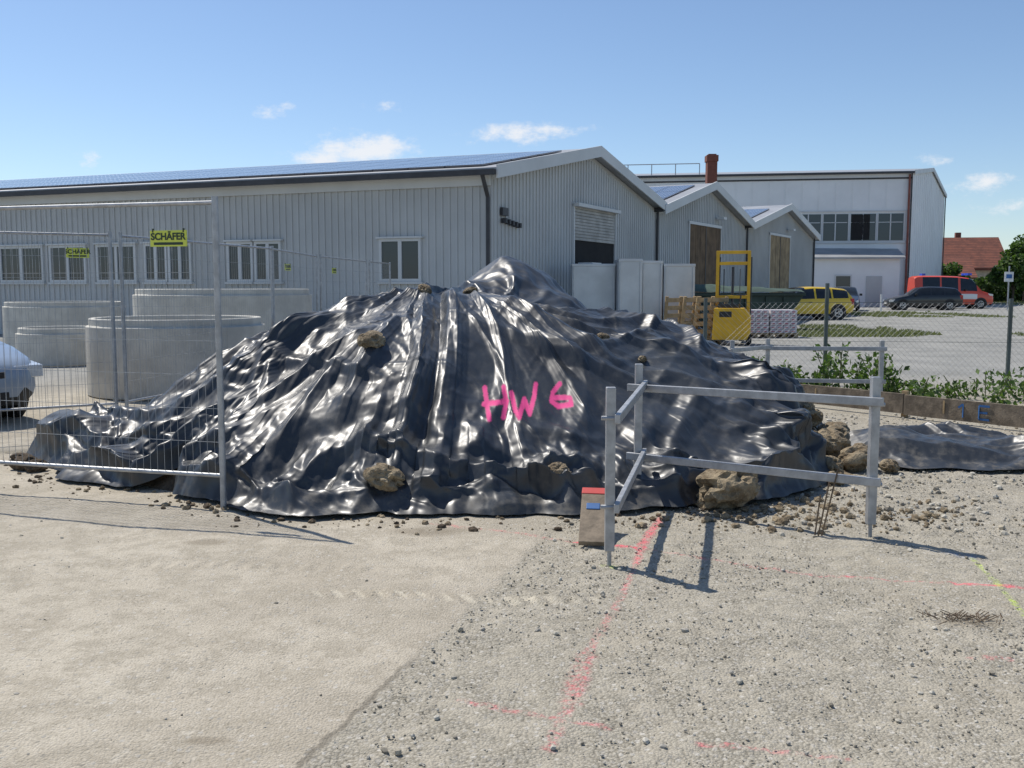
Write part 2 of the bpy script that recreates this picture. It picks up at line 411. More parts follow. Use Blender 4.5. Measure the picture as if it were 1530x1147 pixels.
bl2=nt.ramp(gys,5.0,6.2); bl3=nt.ramp(nt.math('ADD',gxs,nM),-.2,1.1)
gm=nt.mix(bl2,gm,bl3)
gms=nt.math('MULTIPLY',gm,1.)
sand=nt.mix(nt.ramp(nB,.35,.65),(.41,.365,.29),(.51,.46,.37))
sand=nt.mix(nt.ramp(nM,.42,.62,0,.8),sand,(.36,.32,.25))
sand=nt.mix(nt.ramp(nM,.60,.72,0,.8),sand,(.56,.515,.43))
sand=nt.mix(nt.ramp(nF,.54,.68,0,.65),sand,(.25,.22,.165))
sand=nt.mix(nt.ramp(nF,.44,.32,0,.55),sand,(.60,.555,.47))
v2=nt.vor2(tc,34); svs=nt.new('ShaderNodeSeparateColor'); nt.put(svs.inputs[0],v2.outputs['Color'])
peb=nt.math('MULTIPLY',nt.ramp(v2.outputs['Distance'],.34,.24),nt.math('GREATER_THAN',svs.outputs[0],nt.math('SUBTRACT',.88,nt.math('MULTIPLY',gms,.30))))
v1=nt.vor2(tc,95); sv=nt.new('ShaderNodeSeparateColor'); nt.put(sv.inputs[0],v1.outputs['Color'])
grv=nt.mix(sv.outputs[0],(.25,.228,.18),(.46,.425,.35))
grv=nt.mix(nt.ramp(v1.outputs['Distance'],.35,.65,0,.5),grv,(.19,.168,.125))
grv=nt.mix(nt.ramp(nM,.40,.66,0,.8),grv,(.44,.40,.32))
grv=nt.mix(nt.ramp(nF,.54,.7,0,.5),grv,(.21,.188,.145))
grv=nt.mix(nt.ramp(nB,.5,.75,0,.45),grv,(.33,.29,.22))
c=nt.mix(gm,sand,grv)
c=nt.mix(nt.math('MULTIPLY',peb,.75),c,nt.mix(svs.outputs[1],(.27,.25,.21),(.55,.52,.46)))
c=nt.mix(nt.math('MULTIPLY',crack,.6),c,(.13,.115,.09))
far=nt.ramp(gys,11,17)
yardc=nt.mix(nt.ramp(nB,.3,.7),(.24,.24,.225),(.33,.325,.30))
yardc=nt.mix(nt.ramp(nM,.5,.7,0,.4),yardc,(.22,.21,.18))
c=nt.mix(far,c,yardc)
for (dx,dy,rx,ry) in [(2.0,4.15,.20,.10),(-1.75,5.45,.16,.08),(-1.0,3.02,.10,.035),(-3.0,5.1,.3,.1),(-.5,5.75,.3,.12)]:
    q=nt.vm('LENGTH',nt.vm('MULTIPLY',nt.vm('SUBTRACT',tc,(dx,dy,0)),(1/rx,1/ry,0)))
    c=nt.mix(nt.math('MULTIPLY',nt.ramp(nt.math('ADD',q,nt.math('MULTIPLY',nM,1.4)),1.9,1.),.5),c,(.18,.145,.10))
ty=nt.math('ABSOLUTE',nt.math('SUBTRACT',gys,nt.math('SUBTRACT',4.47,nt.math('MULTIPLY',gxs,.08))))
tk=nt.math('MULTIPLY',nt.ramp(ty,.08,.04),nt.math('MULTIPLY',nt.ramp(gxs,-1.05,-.9),nt.ramp(gxs,.5,.35)))
stp_=nt.ramp(nt.math('SINE',nt.math('MULTIPLY',nt.math('ADD',gxs,nt.math('MULTIPLY',gys,.5)),62.8)),-.1,.5)
tk=nt.math('MULTIPLY',nt.math('MULTIPLY',tk,stp_),nt.ramp(nM,.40,.62))
c=nt.mix(nt.math('MULTIPLY',tk,.6),c,(.60,.55,.44))
brk=nt.noise(tc,30,4,.8); wob=nM
def seg(a,b,wd):
    pa=nt.vm('SUBTRACT',tc,(a[0],a[1],0)); ba=(b[0]-a[0],b[1]-a[1],0); l2=ba[0]**2+ba[1]**2
    pa=nt.vm('MULTIPLY',pa,(1,1,0))
    h=nt.math('DIVIDE',nt.vm('DOT_PRODUCT',pa,ba),l2,clamp=True)
    d=nt.vm('LENGTH',nt.vm('SUBTRACT',pa,nt.vm('SCALE',ba,None,h)))
    d=nt.math('ADD',d,nt.math('MULTIPLY',nt.math('SUBTRACT',wob,.5),.05))
    return nt.ramp(d,wd,wd*.2)
def paintline(c,segs,colr,lo=.40,hi=.60,op=.85):
    t=None
    for a,b_,wd in segs:
        s_=seg(a,b_,wd); t=s_ if t is None else nt.math('MAXIMUM',t,s_)
    k=nt.math('MULTIPLY',t,nt.ramp(brk,lo,hi)); k=nt.math('MULTIPLY',k,op)
    return nt.mix(k,c,colr)
pk=(.76,.13,.17)
c=paintline(c,[((.97,6.15),(.744,5.42),.042),((.744,5.42),(.66,5.05),.036),((2.2,4.66),(2.6,4.60),.038),((.35,5.5),(.74,5.36),.028)],pk,.34,.62,.85)
c=paintline(c,[((.66,5.05),(.479,4.35),.027),((.479,4.35),(.30,3.78),.032),((.30,3.78),(.21,3.33),.060),((.21,3.33),(.12,2.97),.036),
               ((-.5,5.93),(.736,5.35),.032),((.736,5.35),(1.502,4.9),.028),((1.502,4.9),(2.3,4.66),.026),
               ((-.18,3.33),(.31,3.13),.028),((.6,3.0),(1.05,2.91),.022),((1.82,3.74),(1.97,3.72),.024)],pk,.42,.74,.72)
c=paintline(c,[((2.50,5.14),(2.36,4.5),.026),((2.36,4.5),(2.27,4.1),.026),((.49,5.0),(.54,4.99),.04)],(.55,.72,.10),.40,.68,.75)
c=paintline(c,[((2.42,5.24),(2.52,5.18),.06),((2.50,6.1),(2.6,6.05),.03)],(.06,.16,.34),.40,.65,.6)
nt.put(b.inputs['Base Color'],c); b.inputs['Roughness'].default_value=.95; b.inputs['Specular IOR Level'].default_value=.2
hn=nt.noise(tc,55,3,.75); vb=nt.vor2(tc,95)
nt.put(b.inputs['Normal'],nt.bump(nt.math('SUBTRACT',hn,nt.math('MULTIPLY',vb.outputs['Distance'],.5)),.8,.010))
npmesh('ground',np.stack([X,Y,Z],-1).reshape(-1,3),Fq,[m])

ph=(1+5**.5)/2
ico=np.array([(-1,ph,0),(1,ph,0),(-1,-ph,0),(1,-ph,0),(0,-1,ph),(0,1,ph),(0,-1,-ph),(0,1,-ph),(ph,0,-1),(ph,0,1),(-ph,0,-1),(-ph,0,1)])/1.9
icf=np.array([(0,11,5),(0,5,1),(0,1,7),(0,7,10),(0,10,11),(1,5,9),(5,11,4),(11,10,2),(10,7,6),(7,1,8),(3,9,4),(3,4,2),(3,2,6),(3,6,8),(3,8,9),(4,9,5),(2,4,11),(6,2,10),(8,6,7),(9,8,1)])
def gz(XY):
    X,Y=XY[:,0],XY[:,1]; nr=(X>-5)&(X<5)&(Y<8.5)&(Y>2)
    return np.where(nr,(fbm(X*1.3,Y*1.3,1,3)-.5)*.035-.020,0)
def stones(name,XY,R,mats,flat=.65,z0=0.0):
    n=len(XY); ang=rng.uniform(0,6.28,n)
    sc=np.stack([rng.uniform(.8,1.3,n),rng.uniform(.6,1.,n),rng.uniform(.5,.9,n)*flat/.65],-1)*R[:,None]
    v=ico[None]*(1+rng.uniform(-.22,.22,(n,12,1)))*sc[:,None,:]
    t=rng.uniform(-.5,.5,n); vy=v[...,1]*np.cos(t)[:,None]-v[...,2]*np.sin(t)[:,None]; vz=v[...,1]*np.sin(t)[:,None]+v[...,2]*np.cos(t)[:,None]
    vx=v[...,0]*np.cos(ang)[:,None]-vy*np.sin(ang)[:,None]; vyy=v[...,0]*np.sin(ang)[:,None]+vy*np.cos(ang)[:,None]
    V=np.stack([vx+XY[:,0:1],vyy+XY[:,1:2],vz+(R*.3)[:,None]+z0+gz(XY)[:,None]],-1).reshape(-1,3)
    Fz=(icf[None]+(np.arange(n)*12)[:,None,None]).reshape(-1,3)
    mi=np.repeat(rng.integers(0,len(mats),n),20)
    return npmesh(name,V,Fz,mats,False,mi)
sm=[mat('stone_grey',(.37,.345,.295),.9,var=.15),mat('stone_light',(.50,.47,.40),.9,var=.15),mat('stone_tan',(.41,.365,.28),.9,var=.15),mat('stone_beige',(.45,.415,.34),.9,var=.15),mat('stone_dark',(.24,.215,.17),.9,var=.2)]
n=36000
xy=np.stack([rng.uniform(-1.2,4.6,n),2.4+rng.uniform(0,1,n)**.8*5.6],-1)
bxx=-.67+.3*(xy[:,1]-2.81)
dn=fbm(xy[:,0]*1.6,xy[:,1]*1.6,101,3)
k=(xy[:,0]>bxx+.02)&(dn+rng.uniform(-.25,.25,n)>.44)
_,Fm=mound(xy[:,0],xy[:,1],False); k&=(Fm<-.1)
xy=xy[k]; R_=.003+.005*rng.random(len(xy))**3+ (rng.random(len(xy))>.985)*.009
nl=1100
xl=np.stack([rng.uniform(-3.6,1.,nl),2.4+rng.uniform(0,1,nl)*4.4],-1)
k=(xl[:,0]<-.67+.3*(xl[:,1]-2.81)); xl=xl[k]; Rl=.0025+.004*rng.random(len(xl))**4+(rng.random(len(xl))>.98)*.008
stones('gravel_stones',np.vstack([xy,xl]),np.concatenate([R_,Rl]),sm)
n=3200
xy=np.stack([rng.uniform(1.6,7,n),rng.uniform(5.6,11,n)],-1); _,Fm=mound(xy[:,0],xy[:,1],False)
k=(Fm<-.1)&(Hf2(xy[:,0],xy[:,1])<.5); xy=xy[k]
stones('gravel_stones.001',xy,.007+.02*rng.random(len(xy))**3,sm)

def clod(name,p,r,seed,m=clay,sq=.68):
    me=bpy.data.meshes.new(name); import bmesh
    bm=bmesh.new(); bmesh.ops.create_icosphere(bm,subdivisions=4,radius=1)
    from mathutils import noise as mn
    for v in bm.verts:
        d=v.co.copy(); s=Vector((seed*3.1,seed*1.7,0))
        a=1+.50*mn.noise(d*1.3+s)+.32*mn.noise(d*3+s)+.16*mn.noise(d*8+s)
        a=min(a,1.08)
        v.co=Vector((d.x*a*r*1.1,d.y*a*r*.9,d.z*a*r*sq))
    bm.to_mesh(me); bm.free(); me.materials.append(m)
    for q in me.polygons: q.use_smooth=False
    o=bpy.data.objects.new(name,me); col.objects.link(o); o.location=p; o.rotation_euler=(.3*math.sin(seed),.3*math.cos(seed*2),seed); return o
def th_(x,y):
    d=(V[:,0]-x)**2+(V[:,1]-y)**2; k=d<.006
    return float(V[k,2].mean()) if k.any() else float(Hf(np.array([x]),np.array([y]))[0])
for i,(cx,cy,r) in enumerate([(-1.07,7.40,.105),(-.77,8.6,.07),(-.37,8.6,.06),(.77,8.2,.055),(1.08,8.0,.04),(-.84,6.3,.125),(.31,6.3,.08)]):
    clod('clay_clod',(cx,cy,th_(cx,cy)+r*.18),r,i+1)
clod('clay_clod',(1.43,6.4,.11),.20,22,clay,.75)
for i,(cx,cy,z_,r) in enumerate([(2.62,8.0,.14,.19),(2.75,7.7,.07,.14),(2.85,8.5,.12,.17),(2.6,8.6,.3,.16),(2.95,8.0,.06,.12),(2.70,9.0,.34,.14),(2.5,7.5,.05,.11),(2.95,8.9,.1,.15),(3.0,7.6,.03,.08),(2.4,7.1,.03,.08),
                              (-3.95,7.75,.03,.11),(-3.8,7.65,.02,.08)]):
    clod('clay_clod',(cx,cy,z_),r,i+40,clay if cx>0 else darksoil)
nc=420
xy=np.stack([rng.normal(1.9,.55,nc),rng.normal(6.12,.20,nc)],-1); k=xy[:,1]>5.6
stones('soil_crumbs',xy[k],.008+.028*rng.random(k.sum())**3,[clay])
nc=500
a_=rng.uniform(-1.35,.9,nc); ri=np.interp(a_,TH[:1300],R[:1300])+np.abs(rng.normal(0,.16,nc))+.02
xy=np.stack([CX+np.sin(a_)*ri,CY-np.cos(a_)*ri],-1)
stones('soil_crumbs.001',xy,.005+.026*rng.random(nc)**4,[darksoil,clay])
mb=MB()
for i in range(60):
    a=random.uniform(0,3.14); L=random.uniform(.04,.12); cx=1.98+random.gauss(0,.07); cy=4.15+random.gauss(0,.03)
    mb.cyl((cx,cy,-.005),(cx+math.cos(a)*L*.6,cy+math.sin(a)*L*.3,random.uniform(0,.02)),.002,4)
mb.build('dry_root_clump',[mat('dry_root',(.14,.10,.065),.9)])
mb=MB(); 
for i in range(3): mb.cyl((1.80+.02*i,5.65,-.03),(1.83+.05*i,5.66,.22+.08*i),.005,5)
mb.build('dry_twig',[bpy.data.materials['dry_root']])
print('ground',time.time()-T0)

# ------------------------------------------------------------------ materials
galv=mat('galvanised_steel',(.40,.41,.42),.5,.55,.2,14)
concrete=mat('concrete',(.56,.54,.48),.85,0,.16,3,.3,60)
rubber=mat('rubber',(.02,.02,.02),.8)
def panel(name,p0,p1,h=2.03,z0=.08,near=True,feet=True,extra=None):
    e=empty(name); mb=MB()
    p0=Vector((*p0,0));p1=Vector((*p1,0)); L=(p1-p0).length; d=(p1-p0)/L
    r=.021
    for p in (p0,p1): mb.cyl(p+Vector((0,0,-.03)),p+Vector((0,0,h)),r,12)
    zt=h-.04; zb=.2
    mb.cyl(p0+Vector((0,0,zt)),p1+Vector((0,0,zt)),.014,8); mb.cyl(p0+Vector((0,0,zb)),p1+Vector((0,0,zb)),.014,8)
    mb.build('tube_frame',[galv],e,True)
    mw=MB(); n=int(L/.055)
    for i in range(1,n):
        q=p0+d*(L*i/n); mw.cyl(q+Vector((0,0,zb)),q+Vector((0,0,zt)),.0016,4,cap=False)
    nh=8
    for j in range(1,nh):
        zz=zb+(zt-zb)*j/nh; mw.cyl(p0+Vector((0,0,zz)),p1+Vector((0,0,zz)),.002,4,cap=False)
    mw.build('wire_mesh',[galv],e)
    if feet:
        mf=MB()
        n_=Vector((-d.y,d.x,0))
        for p in (p0,p1):
            M=Matrix(((n_.x,d.x,0,p.x),(n_.y,d.y,0,p.y),(0,0,1,0),(0,0,0,1)))
            mf.prism([(-.34,.004),(.34,.004),(.30,.13),(-.30,.13)],-.11,.11,0,M)
        mf.build('concrete_feet',[concrete],e,bevel=.02)
    return e
f1=panel('construction_fence',(-1.92,6.35),(-5.29,7.31),feet=False)
f2=panel('construction_fence',(-4.25,10.35),(-7.3,8.55))
f3=panel('construction_fence',(-4.2,10.5),(-3.42,13.95))
f4=panel('construction_fence',(-3.46,14.05),(-3.5,17.5))
f5=panel('construction_fence',(-3.45,17.6),(-3.15,21.1))
f6=panel('construction_fence',(-3.1,21.2),(-2.9,23.2))
ym=mat('yellow_sign',(.66,.72,.10),.5,0,.05); blk=mat('black_print',(.03,.05,.03),.5)
def sign(name,c,d,wd,h,txt,parent):
    e=empty(name)
    d=Vector((d[0],d[1],0)).normalized()
    n_=Vector((d.y,-d.x,0))
    M=Matrix(((d.x,-n_.x,0,c[0]),(d.y,-n_.y,0,c[1]),(0,0,1,c[2]),(0,0,0,1)))
    mb=MB(); mb.box((-wd/2,-.004,-h/2),(wd/2,.004,h/2),0,M)
    for s in (-1,1):
        mb.box((s*wd*.42-.004,-.007,h*.38),(s*wd*.42+.004,.006,h*.62),1,M)
    mb.box((-wd*.4,-.0055,-h*.40),(wd*.4,-.0045,-h*.24),1,M)
    mb.build('sign_plate',[ym,blk],e)
    cu=bpy.data.curves.new('lettering','FONT'); cu.body=txt; cu.size=h*.60; cu.align_x='CENTER'; cu.align_y='CENTER'; cu.extrude=.0006; cu.offset=.0018
    cu.materials.append(blk)
    o=bpy.data.objects.new('lettering',cu); col.objects.link(o); o.parent=e
    R=Matrix(((d.x,0,n_.x,0),(d.y,0,n_.y,0),(0,1,0,0),(0,0,0,1)))
    o.matrix_local=Matrix.Translation(Vector(c)+n_*.0065+Vector((0,0,h*.1)))@R
    return e
dd=Vector((3.37,-.96,0)).normalized()
sg=Vector((-1.92,6.35,0))-dd*.345; sg+=Vector((dd.y,-dd.x,0))*.012
sign('fence_sign',(sg.x,sg.y,1.765),(dd.x,dd.y),.275,.105,'SCHÄFER',f1)
d2=Vector((3.05,1.8,0)).normalized(); s2=Vector((-4.25,10.35,0))-d2*.32+Vector((d2.y,-d2.x,0))*.012
sign('fence_sign',(s2.x,s2.y,1.8),(d2.x,d2.y),.22,.10,'SCHÄFER',f2)
for (cx,cy,zz) in [(-3.52,15.2,1.75),(-3.4,18.5,1.75)]:
    sign('fence_sign',(cx+.03,cy,zz),(.1,1),.27,.10,'SCHÄFER',None)

def trestle(name,pts,zr,h=.93,links=((0,1),(1,2)),base=0):
    e=empty(name); mb=MB()
    for p in pts:
        mb.box((p[0]-.025,p[1]-.025,base+.06),(p[0]+.025,p[1]+.025,h)); mb.cyl((p[0],p[1],-.05),(p[0],p[1],base+.07),.012,8)
    mb.build('posts',[galv],e,bevel=.004)
    mr=MB()
    for a,b_ in links:
        A_=Vector(pts[a]);B_=Vector(pts[b_]); d=(B_-A_).normalized(); n_=Vector((-d.y,d.x))*.042
        for z_ in zr:
            mr.beam((A_.x-n_.x-d.x*.06,A_.y-n_.y-d.y*.06,z_),(B_.x-n_.x+d.x*.06,B_.y-n_.y+d.y*.06,z_+.02),.028,.05)
    mr.build('rails',[galv],e,bevel=.004)
    mc=MB()
    for p in pts:
        for z_ in zr: mc.cyl((p[0]-.05,p[1]-.02,z_),(p[0]+.05,p[1]-.02,z_),.012,8)
    mc.build('clamps',[galv],e,True)
    return e
trestle('steel_barrier',[(.515,5.02),(.86,6.55),(2.11,5.6)],(.77,.30))
trestle('steel_barrier',[(2.75,12.1),(3.30,12.5),(4.62,12.1)],(.66,.25),.78)
wood=mat('weathered_wood',(.22,.175,.125),.85,0,.4,9,.4,50)
wood_l=mat('light_wood',(.42,.30,.16),.8,0,.3,8)
bluep=mat('blue_paint',(.03,.12,.32),.6); redp=mat('red_paint',(.6,.06,.05),.6)
mb=MB(); mb.beam((.45,5.36,.005),(.50,5.78,.20),.15,.03,0); mb.beam((.497,5.76,.195),(.506,5.82,.218),.152,.032,1)
mb.beam((.478,5.62,.144),(.484,5.67,.168),.08,.008,2)
mb.build('wooden_board',[wood,redp,bluep],bevel=.003)
mb=MB(); a=Vector((3.15,12.2));b_=Vector((5.6,9.0)); d=(b_-a).normalized(); n_=Vector((d.y,-d.x))
if n_.y>0: n_=-n_
M=Matrix(((d.x,-n_.x,0,a.x),(d.y,-n_.y,0,a.y),(0,0,1,0),(0,0,0,1)))
L=(b_-a).length
mb.box((0,0,.05),(L*.48,.035,.27),0,M); mb.box((L*.48+.01,.002,.04),(L,.037,.26),0,M)
for t in (.3,L*.47,L*.9,L-.15): mb.box((t,.04,-.05),(t+.06,.09,.3),1,M)
for t in (.8,1.55,2.4): mb.box((t,-.006,.10),(t+.018,-.001,.24),1,M)
def stroke(x0,z0,x1,z1,wd=.022):
    mb.beam(M@Vector((x0,-.005,z0)),M@Vector((x1,-.005,z1)),.004,wd,2)
q=L*.68
stroke(q-.12,.08,q-.12,.22); stroke(q-.17,.18,q-.12,.22)
stroke(q+.05,.08,q+.05,.22);stroke(q+.05,.22,q+.16,.22);stroke(q+.05,.15,q+.14,.15);stroke(q+.05,.08,q+.16,.08)
mb.build('wooden_profile_board',[wood,wood_l,bluep])

def ring(c,R,h,t=.12):
    mb=MB(); n=72
    prof=[(R,0),(R,h-.10),(R-.045,h-.10),(R-.045,h),(R-t,h),(R-t,0)]
    vs=[];fs=[];k=len(prof)
    for i in range(n):
        a=2*math.pi*i/n
        for r,z_ in prof: vs.append((c[0]+r*math.cos(a),c[1]+r*math.sin(a),z_+.01))
    for i in range(n):
        j=(i+1)%n
        for q in range(k):
            p=(q+1)%k; fs.append((i*k+q,j*k+q,j*k+p,i*k+p))
    mb.add(vs,fs); return mb.build('concrete_shaft_ring',[concrete],None,True,bevel=.012)
ring((-4.62,13.4),1.17,1.02)
ring((-8.5,18.3),.78,.68)
ring((-10.2,22.2),1.28,1.10)
ring((-5.2,17.6),1.55,1.40)
ring((-8.2,24.5),1.1,.9)

# ------------------------------------------------------------------ buildings
wallm=mat('corrugated_wall',(.52,.53,.52),.6,.0,.10,.5); wallm2=mat('white_wall',(.80,.81,.80),.6,0,.06,.4)
trim=mat('white_trim',(.62,.63,.62),.5,0,.08,.6); gut=mat('dark_gutter',(.045,.045,.05),.5)
roofm=mat('metal_roof',(.36,.37,.38),.5,.2,.15,.8)
m,nt,b=base_mat('window_glass'); b.inputs['Base Color'].default_value=(.05,.065,.075,1); b.inputs['Roughness'].default_value=.05
glass=m
dark=mat('painted_dark_interior',(.018,.017,.016),.9)  # near-black colour standing in for the shade inside openings
shut=mat('roller_shutter',(.42,.41,.38),.6)
timber=mat('timber_door',(.17,.11,.06),.85,0,.35,2); timber_l=mat('timber_door_light',(.34,.25,.14),.85,0,.3,2)
m,nt,b=base_mat('solar_panel'); tc=nt.new('ShaderNodeTexCoord').outputs['UV']
mp=nt.vm('MULTIPLY',tc,(6,10,0)); fr=nt.vm('FRACTION',mp); ce=nt.vm('ABSOLUTE',nt.vm('SUBTRACT',fr,(.5,.5,0)))
sp=nt.new('ShaderNodeSeparateXYZ'); nt.put(sp.inputs[0],ce); su=nt.math('ADD',sp.outputs[0],sp.outputs[1])
nt.put(b.inputs['Base Color'],nt.mix(nt.math('GREATER_THAN',su,.80),(.07,.085,.12),(.85,.88,.9)))
b.inputs['Roughness'].default_value=.15; b.inputs['IOR'].default_value=1.8; solar=m

def ribs(mb,f,x0,x1,top,ops,step=.20,wd=.055,dp=.028,z0=.15):
    x=x0+step/2
    while x<x1-wd:
        zs=[(z0,top(x+wd/2)-.02)]
        for (a,b_,c_,d_) in ops:
            if x+wd>a and x<b_:
                nz=[]
                for s,e_ in zs:
                    if e_<=c_ or s>=d_: nz.append((s,e_)); continue
                    if s<c_: nz.append((s,c_))
                    if e_>d_: nz.append((d_,e_))
                zs=nz
        for s,e_ in zs:
            if e_-s>.03:
                a=f(x,0,s);b_=f(x+wd,dp,e_)
                lo=tuple(min(p,q) for p,q in zip(a,b_)); hi=tuple(max(p,q) for p,q in zip(a,b_)); mb.box(lo,hi,0)
        x+=step
def xf(mb,M):
    mb.v=[tuple(M@Vector(p)) for p in mb.v]
def hall(name,M,W,Lg,he,ha,gops=(),lops=(),over=.55,wm=wallm,panels=True,rib=True,ribstep=.2,eaveover=.35):
    e=empty(name)
    mb=MB(); mb.prism([(0,0),(W,0),(W,he),(W/2,ha),(0,he)],0,Lg)
    if rib:
        ribs(mb,lambda x,o,z:(x,-o-.001,z),0,W,lambda x:he+(ha-he)*(1-abs(x-W/2)/(W/2))-.12,gops,ribstep)
        ribs(mb,lambda x,o,z:(-o-.001,x,z),0,Lg,lambda x:he-.05,lops,ribstep)
    mb.box((-.05,-.05,0),(.0-.002,Lg,.15)); mb.box((-.05,-.06,0),(W,-.052,.16))
    xf(mb,M); mb.build('walls',[wm],e)
    sl=(ha-he)/(W/2); t=.16
    r=MB()
    x0=-eaveover; x1=W+.05
    zl=he-eaveover*sl; 
    r.prism([(x0,zl+.02),(W/2,ha+.02),(W/2,ha+.02+t),(x0,zl+.02+t)],-over,Lg+.3)
    r.prism([(W/2+.002,ha+.02),(x1,he-.05*sl+.02),(x1,he-.05*sl+.02+t),(W/2+.002,ha+.02+t)],-over,Lg+.3)
    xf(r,M); r.build('roof',[roofm],e)
    r=MB()
    r.prism([(x0-.03,zl-.08),(W/2,ha-.08),(W/2,ha+.24),(x0-.03,zl+.24)],-over-.05,-over-.004)
    r.prism([(W/2+.003,ha-.08),(x1+.03,he-.08),(x1+.03,he+.24),(W/2+.003,ha+.24)],-over-.05,-over-.004)
    r.box((-.10,-.0,he-.28),(-.032,Lg,he-.02))
    xf(r,M); r.build('fascia',[trim],e)
    g=MB()
    g.box((x0-.14,-over+.01,zl+.0),(x0-.035,Lg,zl+.13))
    g.cyl((x0-.08,.02,zl+.03),(-.09,.05,he-.55),.05,8); g.cyl((-.09,.05,he-.55),(-.09,.05,0),.05,8)
    g.cyl((W-.1,-.09,he+.05),(W-.1,-.09,0),.05,8)
    xf(g,M); g.build('gutter',[gut],e)
    if panels:
        n_=Vector((-sl,0,1)).normalized(); d=Vector((1,0,sl)).normalized()
        me=bpy.data.meshes.new('solar_panels'); vs=[];fs=[];uv=[]
        SL=(W/2)/math.cos(math.atan(sl)); rows=int((SL-.3)/1.62); cols=int((Lg-1)/1.02)
        o0=Vector((0,0,he+.02+t+.06))
        for i in range(rows):
            for j in range(cols):
                s0=.1+i*1.62; y0=.3+j*1.02
                k=len(vs)
                for (a,bb) in ((s0,y0),(s0+1.58,y0),(s0+1.58,y0+.99),(s0,y0+.99)):
                    p=o0+d*a; vs.append(tuple(M@Vector((p.x,bb,p.z))))
                for (a,bb) in ((s0,y0),(s0+1.58,y0),(s0+1.58,y0+.99),(s0,y0+.99)):
                    p=o0+d*a-n_*.04; vs.append(tuple(M@Vector((p.x,bb,p.z))))
                fs+= [(k,k+1,k+2,k+3),(k,k+4,k+5,k+1),(k+1,k+5,k+6,k+2),(k+2,k+6,k+7,k+3),(k+3,k+7,k+4,k)]
                uv+=[(0,0),(0,1),(1,1),(1,0)]+[(.05,.05)]*16
        me.from_pydata(vs,[],fs); ul=me.uv_layers.new(name='UVMap')
        ul.data.foreach_set('uv',np.array(uv,np.float32).ravel())
        me.materials.append(solar); me.update()
        o=bpy.data.objects.new('solar_panels',me); col.objects.link(o); o.parent=e
    return e
L1=Vector((-.93,.365)).normalized(); G1=Vector((.455,.89)).normalized()
L2=Vector((-.88,.475)).normalized(); G2=Vector((.5,.866)).normalized()
M1=frame((-.5,23.9),G1,L1); M2=frame((5.14,34.9),G2,L2); M3=frame((10.6,44.35),G2,L2)
W1=12.35
lw=[(1.89,3.08),(6.05,6.9),(6.95,7.8),(9.0,9.8),(9.85,10.65),(10.95,12.4),(12.8,14.2),(14.45,16.2),(17.6,19.2),(21,22.6)]
lops=[(a,b_,1.58,2.66) for a,b_ in lw]
g1=[(4.95,8.2,0,3.75)]
b1=hall('corrugated_warehouse',M1,W1,42,4.17,5.36,g1,lops,.32)
mb=MB(); gl=MB()
for a,b_ in lw:
    z0,z1=1.58,2.66
    for (q0,q1,r0,r1) in ((a,b_,z0,z0+.07),(a,b_,z1-.07,z1),(a,a+.07,z0+.07,z1-.07),(b_-.07,b_,z0+.07,z1-.07),((a+b_)/2-.05,(a+b_)/2+.05,z0+.07,z1-.07)):
        mb.box((-.07,q0,r0),(-.005,q1,r1))
    mb.box((-.11,a-.05,z0-.06),(-.005,b_+.05,z0-.004))
    mb.box((-.12,a-.06,z1+.004),(-.005,b_+.06,z1+.05))
    gl.box((-.034,a+.07,z0+.07),(-.030,b_-.07,z1-.07))
xf(mb,M1); mb.build('window_frames',[trim],b1); xf(gl,M1); gl.build('window_glass',[glass],b1)
mb=MB(); mb.box((4.95,-.012,0),(8.2,-.004,2.8),1)  # flat black sheet on the wall paints the dark of the open doorway
z_=2.8
while z_<3.74:
    mb.box((5.0,-.05,z_),(8.15,-.014,z_+.075),0); z_+=.09
mb.box((4.87,-.07,0),(4.95,-.004,3.83),2); mb.box((8.2,-.07,0),(8.28,-.004,3.83),2); mb.box((4.87,-.22,3.752),(8.28,-.004,3.85),2)
for i in range(3): mb.box((5.2+.8*i,-.5,0),(5.9+.8*i,-.06,1.9+.25*(i==0)),3)
xf(mb,M1); mb.build('roller_door',[shut,dark,trim,wallm2],b1)
mb=MB()
for i in range(5): mb.box((.45+.2*i,-.16,3.02-.02*i),(.53+.2*i,-.03,3.14-.02*i),0)
mb.box((.4,-.1,3.2),(.7,-.03,3.4),0)
xf(mb,M1); mb.build('wall_fixtures',[gut],b1)
mb=MB(); mb.box((8.4,-.06,3.35),(8.44,-.03,4.5)); xf(mb,M1); mb.build('door_track',[trim],b1)
for nm,M,W,x0,x1,zt,tm in (('corrugated_workshop',M2,10.9,3.3,7.1,3.85,timber),('corrugated_storehouse',M3,13.0,3.8,7.6,3.95,timber_l)):
    e=hall(nm,M,W,24,4.1,5.4,[(x0-.1,x1+.1,0,zt+.1)],[],.35,panels=True,eaveover=.1)
    mb=MB(); x=x0
    while x<x1-.05:
        mb.box((x,-.05-.01*random.random(),.05),(x+.17,-.006,zt),0); x+=.18
    mb.box((x0-.1,-.08,0),(x0-.01,-.006,zt+.1),1); mb.box((x1+.02,-.08,0),(x1+.1,-.006,zt+.1),1); mb.box((x0-.1,-.085,zt+.01),(x1+.1,-.006,zt+.12),1)
    mb.box(((x0+x1)/2-.03,-.075,.05),((x0+x1)/2+.03,-.062,zt),2)
    mb.box(((x0+x1)/2+1.2,-.4,zt+.35),((x0+x1)/2+1.6,-.1,zt+.45),1)
    xf(mb,M); mb.build('timber_doors',[tm,trim,gut],e)
L4=Vector((-.985,.16)).normalized(); G4=Vector((.49,.87)).normalized()
M4=frame((29.3,72),G4,L4)
b4=hall('white_factory_hall',M4,22,27,9.7,11.0,[],[],.15,wallm2,False,True,1.2,.25)
mb=MB()
mb.box((-.06,0,9.3),(-.035,27,9.42),1)
